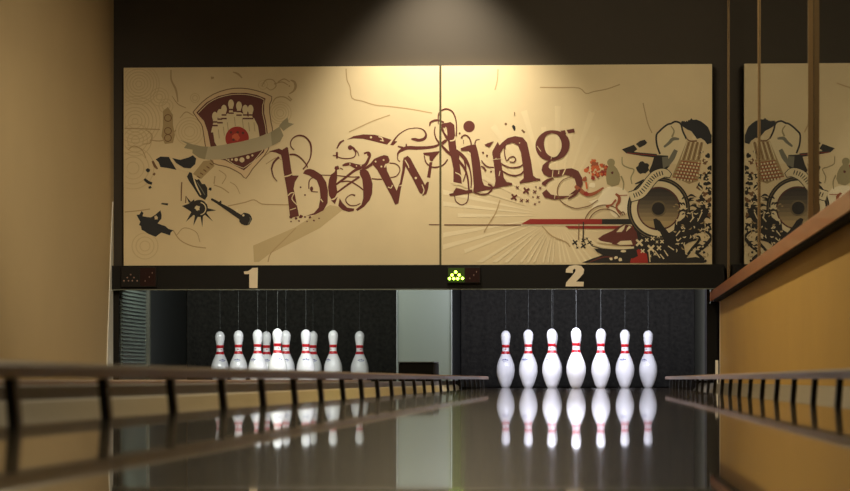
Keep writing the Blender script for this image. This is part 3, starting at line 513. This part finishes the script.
# shoe
poly('shoe', 'maroon', [(598, 238.6), (603, 235), (612, 231), (618, 227), (623.4, 224.4), (631, 225.5), (636.5, 232), (638, 240), (634.6, 246), (617.7, 245.3), (599.8, 241.8)], 6)
poly('shoe', 'black', [(594, 248.6), (604, 249), (620, 249.6), (636, 248), (638, 256), (632.8, 258.5), (612, 257), (602, 254.7), (597, 252)], 6); stroke('shoe', 'bone', [(593, 243, 1.6), (599, 245.6, 2.6), (609, 247.4, 2.6), (620, 248.4, 2.4), (634, 247.4, 2)], 7)
stroke('shoe', 'black', [(592, 246, .8), (606, 249.4, 1), (634, 250, 1)], 7); stroke('shoe', 'bone', [(597, 240, 3), (601, 242, 2), (612, 243.6, 1)], 7)
poly('shoe', 'bone', [(616.8, 243.8), (620.5, 241), (631, 240.4), (632.6, 244.6), (620, 245)], 7); poly('shoe', 'bone', [(616.3, 232.2), (620, 228), (625.4, 224.6), (624, 229), (621.5, 232)], 7); poly('shoe', 'bone', [(626, 231.8), (627, 228), (629, 225.8), (631.4, 227)], 7); disc('shoe', 'bone', 623.4, 251.2, 2.8, 7, ry=1.2)
poly('shoe', 'black', [(582, 262.8), (592, 258.6), (602.6, 255), (618, 257), (634, 257), (634, 263)], 5); stroke('shoe', 'maroon', [(590, 262, 1), (604, 257, 1.4), (616, 258, 1)], 6)
for x, y in ((611, 258.8), (616, 257.6), (620.6, 259.6)): splat('shoe', 'bone', x, y, 2.2, 7, n=9)

INKM = {k: M['ink_'+k] for k in INK}
INKM['mural'] = M['mural_cream']
for k in range(9): INKM['tone%d' % k] = mat('ink_tone', tuple(int(a+(b-a)*(k/8)**1.2) for a, b in zip((48, 42, 40), (184, 160, 116))), .55)
INKM['ray1'] = mat('ink_ray', (240, 223, 186), .55); INKM['ray2'] = mat('ink_ray', (232, 213, 174), .55); INKM['faint2'] = mat('ink_faint', (212, 190, 147), .55); INKM['shade2'] = mat('ink_shade', (178, 154, 110), .55)

def rank_calls():
    # every shape is printed just over the ones it overlaps
    B = {}
    for (side, el), items in ART.items():
        for ink, pts, layer, call in items:
            k = (layer, call, side); xs_ = [p[0] for p in pts]; ys_ = [p[1] for p in pts]
            b = B.get(k)
            n_ = (min(xs_), min(ys_), max(xs_), max(ys_))
            B[k] = n_ if not b else (min(b[0], n_[0]), min(b[1], n_[1]), max(b[2], n_[2]), max(b[3], n_[3]))
    ks = sorted(B); lev = {}
    for i, k in enumerate(ks):
        b = B[k]; m = 0
        for q in ks[:i]:
            c = B[q]
            if b[0] < c[2] and c[0] < b[2] and b[1] < c[3] and c[1] < b[3]: m = max(m, lev[q])
        lev[k] = m+1
    return lev
LEV = rank_calls()
def draw_art(parent, side, el, name, label=None):
    items = ART.pop((side, el), None)
    if not items: return
    inks = sorted(set(i[0] for i in items)); bm = bmesh.new()
    for ink, pts, layer, call in items:
        vs = []
        for px, py in pts:
            x, z = wall_pt(px, py, FRONT)
            if side == 'L': x = min(x, xs-.0065)
            else: x = max(x, xs+.0065)
            vs.append(bm.verts.new((x, FRONT-.0003-LEV[(layer, call, side)]*8e-5, z)))
        try: f = bm.faces.new(vs)
        except ValueError: continue
        f.material_index = inks.index(ink)
        f.normal_update()
        if f.normal.y > 0: f.normal_flip()
    bmesh.ops.triangulate(bm, faces=bm.faces)
    o = link(name, bm, [INKM[i] for i in inks], parent)
    if label: o['label'] = label
    return o
ml = empty('mural_panel', ((xl+xs)/2, FRONT, zb)); tag(ml, 'cream mural board at left, printed with a bowling crest and the letters b, o, w', 'mural')
mr = empty('mural_panel', ((xr+xs)/2, FRONT, zb)); tag(mr, 'cream mural board at right, printed with ling and a big loudspeaker', 'mural')
def rel(o, p): o.parent = p; o.matrix_parent_inverse = __import__('mathutils').Matrix.Translation(-Vector(p.location)); return o
KEEP = []
def art(p, side, el, name, label=None):
    o = draw_art(None, side, el, name, label)
    if o: rel(o, p)
rel(box('board', M['mural_cream'], xl, xs-.0062, FRONT, YW+.029, zb, zt), ml)
rel(box('board', M['mural_cream'], xs+.0062, xr, FRONT, YW+.029, zb, zt), mr)
rel(box('joint_strip', M['seam_metal'], xs-.006, xs+.006, FRONT+.004, YW+.029, zb, zt), mr)
NM = {'letter_b': ('letter', 'maroon lower-case b with curls'), 'letter_o': ('letter', 'maroon lower-case o with inner spiral'), 'letter_w': ('letter', 'maroon lower-case w'), 'letter_l': ('letter', 'maroon lower-case l with looped swirls'),
      'letter_i': ('letter', 'maroon lower-case i with round dot'), 'letter_n': ('letter', 'maroon lower-case n'), 'letter_g': ('letter', 'maroon lower-case g'), 'flourish': ('flourish', 'maroon swoosh over the letters'),
      'speck': ('ink_speck', None), 'crosses': ('cross_mark', None), 'ticks': ('tick_marks', None), 'bars': ('stripe_bars', 'dark red bars'), 'rays': ('sun_rays', 'pale rays'), 'cracks': ('crack_line', None), 'circle_pattern': ('circle_pattern', None),
      'crest': ('crest', 'maroon shield with pins, red ball and grey ribbon'), 'ink_splash': ('ink_drawing', 'black ink splashes and spiked star'), 'blossom': ('blossom', 'orange blossom'), 'pawn': ('silhouette', 'olive pawn-like silhouette'),
      'paint_splash': ('paint_splash', 'pale splash with rust figure'), 'arrow': ('ink_drawing', 'black folded arrow'), 'blot': ('ink_blot', None), 'glove': ('glove_drawing', 'pale glove with black outline'), 'black_plume': ('plume_drawing', 'black plume'),
      'string_grid': ('string_grid', 'brown string grid'), 'leaf_tangle': ('leaf_tangle', 'black tangled leaves'), 'speaker': ('loudspeaker_drawing', 'round black and cream loudspeaker'), 'banner': ('banner_drawing', 'curled cream banner'),
      'red_patch': ('red_patch', 'red patch'), 'shoe': ('shoe_drawing', 'dark maroon shoe')}
for (side, el) in sorted(ART.keys()):
    n, lb = NM[el.split('#')[0]]; art(ml if side == 'L' else mr, side, el, n, lb)

# dark beam under the mural with the lane numbers
xb0 = XL+.002; xb1 = wall_pt(724, 280, YW)[0]; zb1 = wall_pt(580, 289.3, YW-.06)[1]
beam = empty('header_beam', (-1, YW-.02, zb1)); tag(beam, 'long black header beam under the mural carrying the lane numbers 1 and 2', 'beam')
rel(box('beam_board', M['black_beam'], xb0, xb1, YW-.055, YW+.029, zb1+.004, zb-.001, bev=.002), beam)
rel(tag(box('edge_strip', M['grey_metal'], xb0, xb1, YW-.058, YW-.02, zb1, zb1+.005), 'thin grey edge strip'), beam)
def digit(pts, label):
    bm = bmesh.new(); yf = YW-.0585
    P = [wall_pt(x, y, yf) for x, y in pts]
    a = [bm.verts.new((x, yf, z)) for x, z in P]; b = [bm.verts.new((x, YW-.055, z)) for x, z in P]; n = len(P)
    for i in range(n): bm.faces.new((a[i], a[(i+1) % n], b[(i+1) % n], b[i]))
    bm.faces.new(a); bmesh.ops.recalc_face_normals(bm, faces=bm.faces); bmesh.ops.triangulate(bm, faces=bm.faces)
    o = rel(link('number', bm, M['number_cream']), beam); o['label'] = label
digit([(243.8, 271.6), (248, 271), (250.4, 269.6), (252.3, 267.9), (257.8, 267.7), (257.4, 288), (249.2, 288), (249.2, 274), (244.2, 274.2)], 'cream number 1')
digit([(565.8, 272.6), (566, 269.2), (569.4, 266), (575.7, 264.9), (581.2, 265.9), (584.2, 269.4), (583.5, 273.4), (580.2, 277.4), (576, 281.6), (583.8, 281.8), (583.5, 286.4), (565.6, 286.4), (566.2, 282.4), (571.6, 276.3), (575, 272), (575.7, 269.6), (574.4, 268.7), (572.9, 270), (572.9, 273)], 'cream number 2')
# pin indicators
def indicator(px0, px1, py0, py1, leds, lit, label):
    yf = YW-.075; x0, z1 = wall_pt(px0, py0, yf); x1, z0 = wall_pt(px1, py1, yf)
    t = empty('pin_indicator', ((x0+x1)/2, YW-.055, z0)); tag(t, label, 'display', 'pin indicators on the header beam')
    rel(box('housing', M['display_face'], x0, x1, yf, YW-.055, z0, z1, bev=.002), t)
    xm = x0+(x1-x0)*.52
    rel(box('lamp_window', M['green_face' if lit else 'display_face'], x0+.006, xm, yf-.0015, yf, z0+.006, z1-.006), t)
    rel(tag(box('number_window', M['led_red_dim'], xm+.004, x1-.005, yf-.0015, yf, z0+.006, z1-.006), 'unlit dark red number window'), t)
    for px, py in leds:
        x, z = wall_pt(px, py, yf); bm = bmesh.new()
        bmesh.ops.create_uvsphere(bm, u_segments=12, v_segments=8, radius=.0078 if lit else .0048)
        for v in bm.verts: v.co = Vector((x+v.co.x, yf-.002+v.co.y*.5, z+v.co.z))
        rel(link('indicator_lamp', bm, M['led_green' if lit else 'led_off'], smooth=True), t)
    n = 0
    for px in (.68, .80, .88):
        for k in range(3):
            x = x0+(x1-x0)*px; z = z0+(z1-z0)*(.3+.2*k); n += 1
            rel(box('segment', M['led_off' if (n % 4 == 1) else 'led_red_dim'], x-.002, x+.002, yf-.003, yf-.0015, z-.004, z+.004), t) if n % 2 else None
indicator(447.2, 480.5, 267, 283.2, [(455.7, 272), (452.1, 275.1), (459.2, 275.1), (449.5, 278.6), (453.8, 278.6), (457.7, 278.6), (462.5, 278.4)], True, 'pin indicator box with seven glowing green lamps in a triangle, left of number 2')
indicator(121, 156.5, 267, 287, [(130.7, 274.6), (127.4, 277.6), (134, 277.6), (124, 280.8), (128.6, 280.8), (132.4, 280.8), (137.2, 280.8)], False, 'unlit pin indicator box at the far left end of the header beam')

# ------------------------------------------------------------ lanes
LC = {1: -1.98, 2: -.09}
PC = {1: -1.936, 2: -.090}
HW = .575
YE = 16.30
def lane(n, label):
    c = LC[n]
    t = empty('bowling_lane', (c, Y0, 0)); tag(t, label, 'lane')
    rel(box('lane_bed', M['lane'], c-HW, c+HW, Y0, YE, -.06, 0), t)
lane(2, 'glossy dark lacquered lane number 2 reflecting its white pins, nearest the camera')
lane(1, 'glossy lacquered lane number 1 beyond the left bumper rail')
# gutters
def gutter(x_in, x_out, lip, label, m='gutter_plastic'):
    s = 1 if x_out > x_in else -1; W_ = abs(x_out-x_in)
    inner = []
    for k in range(13):
        u = k/12; inner.append((x_in+s*(.004+u*(W_-.018)), -.004-.075*math.sin(math.pi*u)+u*lip))
    prof = [(x_in+s*.001, -.002), (x_in+s*.001, -.12), (x_out-s*.001, -.12), (x_out-s*.001, lip)]+[(x, z) for x, z in inner[::-1]]
    bm = bmesh.new(); prism_y(bm, prof, Y0, YE); o = link('gutter', bm, M[m]); return tag(o, label, 'gutter', None)
G = .255
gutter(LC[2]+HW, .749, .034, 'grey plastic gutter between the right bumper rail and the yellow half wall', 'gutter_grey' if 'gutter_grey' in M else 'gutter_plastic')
gutter(LC[2]-HW, LC[2]-HW-G, .020, 'tan gutter along the left side of lane 2')
gutter(LC[1]+HW, LC[1]+HW+G, .010, 'gutter along the right side of lane 1')
gutter(LC[1]-HW, XL+.002, .010, 'gutter between lane 1 and the cream left wall')
c0, c1 = LC[1]+HW+G+.001, LC[2]-HW-G-.001
tag(box('division_capping', M['capping_grey'], c0, c1, Y0, YE, -.12, .043, bev=.004), 'dark grey division strip between the two lanes', 'divider')
# bumper rails
def bumper(x, s, z0, z1, ys, yend, label, lean=1):
    # s = +1: rail leans to +x (outside of the lane)
    t = empty('bumper_rail', (x, Y0, 0)); tag(t, label, 'bumper rail', 'bumper rails along the lanes')
    bm = bmesh.new(); wd = .036
    prof = [(x, z0), (x+s*wd, z0), (x+s*wd, z1-.004), (x+s*(wd-.004), z1), (x+s*.005, z1), (x, z1-.005)]
    prism_y(bm, prof, ys[0]-.35, yend); rel(link('rail', bm, M['rail_grey']), t)
    for y in ys:
        b = bmesh.new(); hy = .011
        A = [(x+s*.010-s*.013*lean, 0), (x+s*.022-s*.013*lean, 0), (x+s*.023, z0), (x+s*.011, z0)]
        prism_y(b, A, y-hy, y+hy); rel(link('bracket', b, M['bracket_black']), t)
YB = [3.235-.521*3+.521*k for k in range(30)]
bumper(-.645, -1, .0545, .0735, [y for y in YB if y < 15.2], 15.15, 'brown grey bumper rail on black brackets along the left side of lane 2', .3)
bumper(.468, 1, .0545, .0735, [y-.09 for y in YB if y < 15.2], 15.2, 'grey bumper rail on black brackets beside the yellow half wall', .25)
bumper(-1.425, 1, .032, .052, [y+.2 for y in YB if y < 15], 15.15, 'low bumper rail of lane 1 beyond the division strip')
bumper(-2.535, -1, .032, .052, [y+.1 for y in YB if y < 15], 15.15, 'low bumper rail of lane 1 against the cream left wall')

# ------------------------------------------------------------ machine surrounds
def kick(name, x0, x1, y0, z1, m, label):
    return tag(box(name, M[m], x0, x1, y0, 16.40, .0, z1, bev=.003), label, 'side panel')
k1 = empty('kickback_panel', (-2.79, 14.1, 0)); tag(k1, 'side panel with a pale slatted vent, at the far left of the pins', 'side panel')
rel(box('plate', M['dark_panel'], -2.806, -2.782, 14.06, 16.42, .046, 1.2), k1)
rel(box('vent_board', M['vent_grey'], -2.782, -2.774, 14.07, 14.86, .046, .75), k1)
bm = bmesh.new()
for k in range(30):
    z = .06+k*.0225; bx(bm, -2.774, -2.764, 14.08, 14.84, z, z+.0045)
rel(tag(link('slats', bm, M['dark_panel']), 'dark slats across the pale vent'), k1)
rel(box('vent_edge', M['post_grey'], -2.782, -2.752, 14.86, 14.90, .046, .75), k1)
rel(box('front_post', M['black_beam'], -2.808, -2.774, 14.005, 14.055, .012, zb1-.002), k1)
k2 = empty('kickback_panel', (-1.17, 14.1, 0)); tag(k2, 'dark right side panel of the lane 1 pin pit, behind the pale divider', 'side panel')
rel(box('plate', M['dark_panel'], -1.186, -1.165, 14.83, 16.42, .046, 1.2), k2)
k3 = empty('kickback_panel', (-.88, 14.1, 0)); tag(k3, 'grey side panel left of the lane 2 pins, beside the pale divider', 'side panel')
rel(box('plate', M['grey_metal'], -.905, -.889, 14.83, 15.25, .046, 1.2), k3); rel(box('rear_plate', M['dark_panel'], -.905, -.892, 15.26, 16.42, .046, 1.2), k3)
k4 = empty('kickback_panel', (.72, 14.1, 0)); tag(k4, 'grey side panel right of the lane 2 pins', 'side panel')
rel(box('plate', M['post_grey'], .706, .725, 14.58, 16.42, .046, 1.2), k4); rel(box('front_post', M['black_beam'], .680, .742, 14.14, 14.40, .046, .50), k4); rel(box('front_post', M['black_beam'], .680, .697, 14.14, 14.40, .501, 1.2), k4)
xa, _ = wall_pt(397.5, 330, 14.75); xb, _ = wall_pt(451, 330, 14.75)
dv = empty('divider_cabinet', ((xa+xb)/2, 14.1, .043)); tag(dv, 'tall pale grey green cabinet front between the two pin pits', 'cabinet')
rel(box('front_panel', M['pale_panel'], xa, xb, 14.75, 14.80, .044, 1.1, bev=.003), dv)
rel(box('edge_profile', M['grey_metal'], xa-.006, xa, 14.74, 14.80, .044, 1.1), dv); rel(box('edge_profile', M['grey_metal'], xb, xb+.006, 14.74, 14.80, .044, 1.1), dv)
xa2, zt2 = wall_pt(398.5, 362.8, 13.8); xb2, _ = wall_pt(433.5, 365, 13.8)
bm = bmesh.new(); bx(bm, max(xa2, c0+.004), xb2, 13.80, 14.30, .0435, zt2, .008)
hood = empty('ball_return_hood', ((xa2+xb2)/2, 13.8, .043)); tag(hood, 'low black box on the division strip in front of the pale cabinet', 'hood')
rel(link('hood_shell', bm, M['black_rubber_and_shade']), hood); rel(box('lid_lip', M['dark_panel'], max(xa2, c0+.004)-.003, xb2+.003, 13.79, 14.30, zt2, zt2+.006), hood)
for n, x0, x1, lb in ((1, -2.78, -1.188, 'black fabric pit curtain hanging behind the pins of the left lane'), (2, -.887, .704, 'black fabric pit curtain hanging behind the pins of the right lane')):
    bm = bmesh.new(); nn = 48
    r0 = []; 
    for i in range(nn+1):
        x = x0+(x1-x0)*i/nn; y = 16.43+.006*math.sin(i*1.9)
        r0.append([bm.verts.new((x, y, .004)), bm.verts.new((x, y, 1.3)), bm.verts.new((x, y+.012, 1.3)), bm.verts.new((x, y+.012, .004))])
    for i in range(nn):
        for k in range(4): bm.faces.new((r0[i][k], r0[i+1][k], r0[i+1][(k+1) % 4], r0[i][(k+1) % 4]))
    bmesh.ops.recalc_face_normals(bm, faces=bm.faces)
    t = tag(link('pit_curtain', bm, M['curtain_black'], smooth=True), lb, 'curtain')
S(box('trim_2', M['black_beam'], XL+.002, .75, YW+.13, 16.9, 1.3, 1.36))

# ------------------------------------------------------------ pins
IN = .0254
prof_in = [(0, 0), (.95, 0), (1.015, .1), (1.414, .75), (1.953, 2.25), (2.258, 3.375), (2.383, 4.5), (2.281, 5.875), (1.853, 7.25), (1.24, 8.625), (.98, 9.375), (.90, 10), (.935, 10.875), (1.047, 11.75), (1.20, 12.625), (1.273, 13.5)]
def pin_r(z):
    P = [(h*IN, r*IN) for r, h in prof_in[2:]]
    if z >= 13.5*IN:
        t = min(1, (z/IN-13.5)/1.5); return 1.273*IN*math.sqrt(max(0, 1-t*t))
    C = smooth_curve(P, 8)
    for a, b in zip(C, C[1:]):
        if a[0] <= z <= b[0]: return a[1]+(b[1]-a[1])*(z-a[0])/(b[0]-a[0] or 1)
    return P[0][1]
def make_pin():
    t = empty('bowling_pin')
    bm = bmesh.new(); zs = [.1*IN+(13.5-.1)*IN*i/46 for i in range(47)]
    P = [(0, 0), (.95*IN, 0)]+[(pin_r(z), z) for z in zs]+[(1.273*IN*math.cos(math.radians(a)), 13.5*IN+1.5*IN*math.sin(math.radians(a))) for a in range(10, 90, 10)]+[(0, 15*IN)]
    lathe(bm, P); link('pin_body', bm, M['pin_white'], t, True)
    for z0, z1 in ((.2245, .2425), (.2665, .2855)):
        bm = bmesh.new(); Z = [z0+(z1-z0)*k/4 for k in range(5)]
        lathe(bm, [(pin_r(z0)-.001, z0)]+[(pin_r(z)+.0007, z) for z in Z]+[(pin_r(z1)-.001, z1)]); o = link('neck_stripe', bm, M['pin_red'], t, True); o['label'] = 'red stripe around the neck'
    # small printed marks on the shoulder and between the stripes
    bm = bmesh.new()
    def patch(a0, a1, z0, z1, mi=0, slant=0):
        n = 5; rows = []
        for i in range(n+1):
            a = math.radians(a0+(a1-a0)*i/n); dz = slant*i/n
            rows.append([bm.verts.new(((pin_r(z+dz)+.0009)*math.sin(a), -(pin_r(z+dz)+.0009)*math.cos(a), z+dz)) for z in (z0, z1)])
        for i in range(n):
            f = bm.faces.new((rows[i][0], rows[i+1][0], rows[i+1][1], rows[i][1])); f.material_index = mi
    patch(-30, -6, .181, .186, slant=.004); patch(-4, 4, .183, .192); patch(6, 22, .184, .189, slant=-.004); patch(-20, 14, .176, .178)
    o = link('shoulder_mark', bm, M['pin_blue'], t); o['label'] = 'small blue script mark'
    bm = bmesh.new(); patch(-16, 16, .2525, .2555); patch(-8, -3, .2555, .261); patch(3, 8, .2555, .261)
    o = link('neck_mark', bm, M['pin_red'], t)
    bm = bmesh.new(); bmesh.ops.create_cone(bm, segments=8, radius1=.0008, radius2=.0008, depth=.86, cap_ends=True)
    for v in bm.verts: v.co.z += .38+.43
    o = link('cord', bm, M['cord_grey'], t); o['label'] = 'thin grey cord rising from the head'
    return t
def copy_tree(o, parent=None):
    c = o.copy(); COL.objects.link(c)
    if parent: c.parent = parent
    for ch in [x for x in bpy.data.objects if x.parent == o]: copy_tree(ch, c)
    return c
proto = make_pin(); first = True
ROWZ = 14.65
SPOT = [(0, 0), (-.1525, .264), (.1525, .264), (-.305, .528), (0, .528), (.305, .528), (-.4575, .792), (-.1525, .792), (.1525, .792), (.4575, .792)]
NMS = ['front point pin of the triangle', 'second row pin just left of the front one', 'second row pin just right of the front one', 'third row pin on the left', 'middle of the third row', 'third row pin on the right',
       'back row pin at the far left', 'back row pin left of centre', 'back row pin right of centre', 'back row pin at the far right']
ROT = [0, 24, -14, 10, 30, 16, 38, 12, -20, 34]
for n in (1, 2):
    for i, (dx, dy) in enumerate(SPOT):
        if first: o = proto; first = False
        else: o = copy_tree(proto)
        o.location = (PC[n]+dx-(.03*dy if n == 1 else 0), ROWZ+dy+(.12 if n == 1 else 0), 0); o.scale = (.97,)*3; o.rotation_euler = (0, 0, math.radians(ROT[(i*3+n) % 10]*(-1 if i % 2 else 1)))
        tag(o, 'white bowling pin on the %s lane, %s' % (('left', 'right')[n-1], NMS[i]), 'bowling pin', 'bowling pins standing on the %s lane' % ('left', 'right')[n-1])

# ------------------------------------------------------------ counter rail and glass at the right
t = empty('handrail', (.72, YW, .508)); tag(t, 'reddish brown wooden rail capping the yellow half wall', 'handrail')
bm = bmesh.new(); prism_y(bm, [(.700, .512), (.93, .512), (.93, .570), (.704, .570), (.700, .566)], Y0, 14.20); 
o = link('cap_board', bm, M['cherry_wood']); rel(o, t)
# keep the cap clear of the facade
bm = bmesh.new(); prism_y(bm, [(.712, .502), (.748, .506), (.748, .512), (.706, .512)], Y0, 13.9)  # shade under the cap put in as a black strip
rel(tag(link('shadow_gap_strip', bm, M['black_rubber_and_shade']), 'black strip painted in as the shadow gap under the rail'), t)
PY = [13.93, 11.40, 8.62, 5.85, 3.1, .35]
for i, (a, b) in enumerate(zip(PY, PY[1:])):
    lb = ['glass panel on the wooden rail, farthest and next to the mural', 'second glass panel from the mural on the wooden rail', 'third glass panel from the mural, at the right edge', 'fourth glass panel from the mural, nearer the camera', 'fifth glass panel from the mural, nearest the camera'][i]
    g = empty('glass_panel', (.80, (a+b)/2, .571)); tag(g, lb, 'glass panel', 'glass panels on the half wall')
    rel(box('pane', M['glass'], .795, .805, b+.030, a-.004, .573, 2.95), g)
    wf, wg = [(.005, .003), (.006, .007), (.019, .014), (.012, .010), (.012, .010)][i]
    rel(tag(box('edge_frame', M['bronze_post'], .794-wf, .794, a+.002, a+.012, .571, 2.95), 'bronze coloured edge frame'), g)
    rel(box('gasket', M['black_rubber_and_shade'], .796, .796+wg, a+.002, a+.014, .571, 2.95), g)
tag(box('reflector_post', M['white_plastic_and_light'], .718, .734, 13.90, 13.912, .03, .165), 'small white upright marker beside the end of the half wall', 'marker')
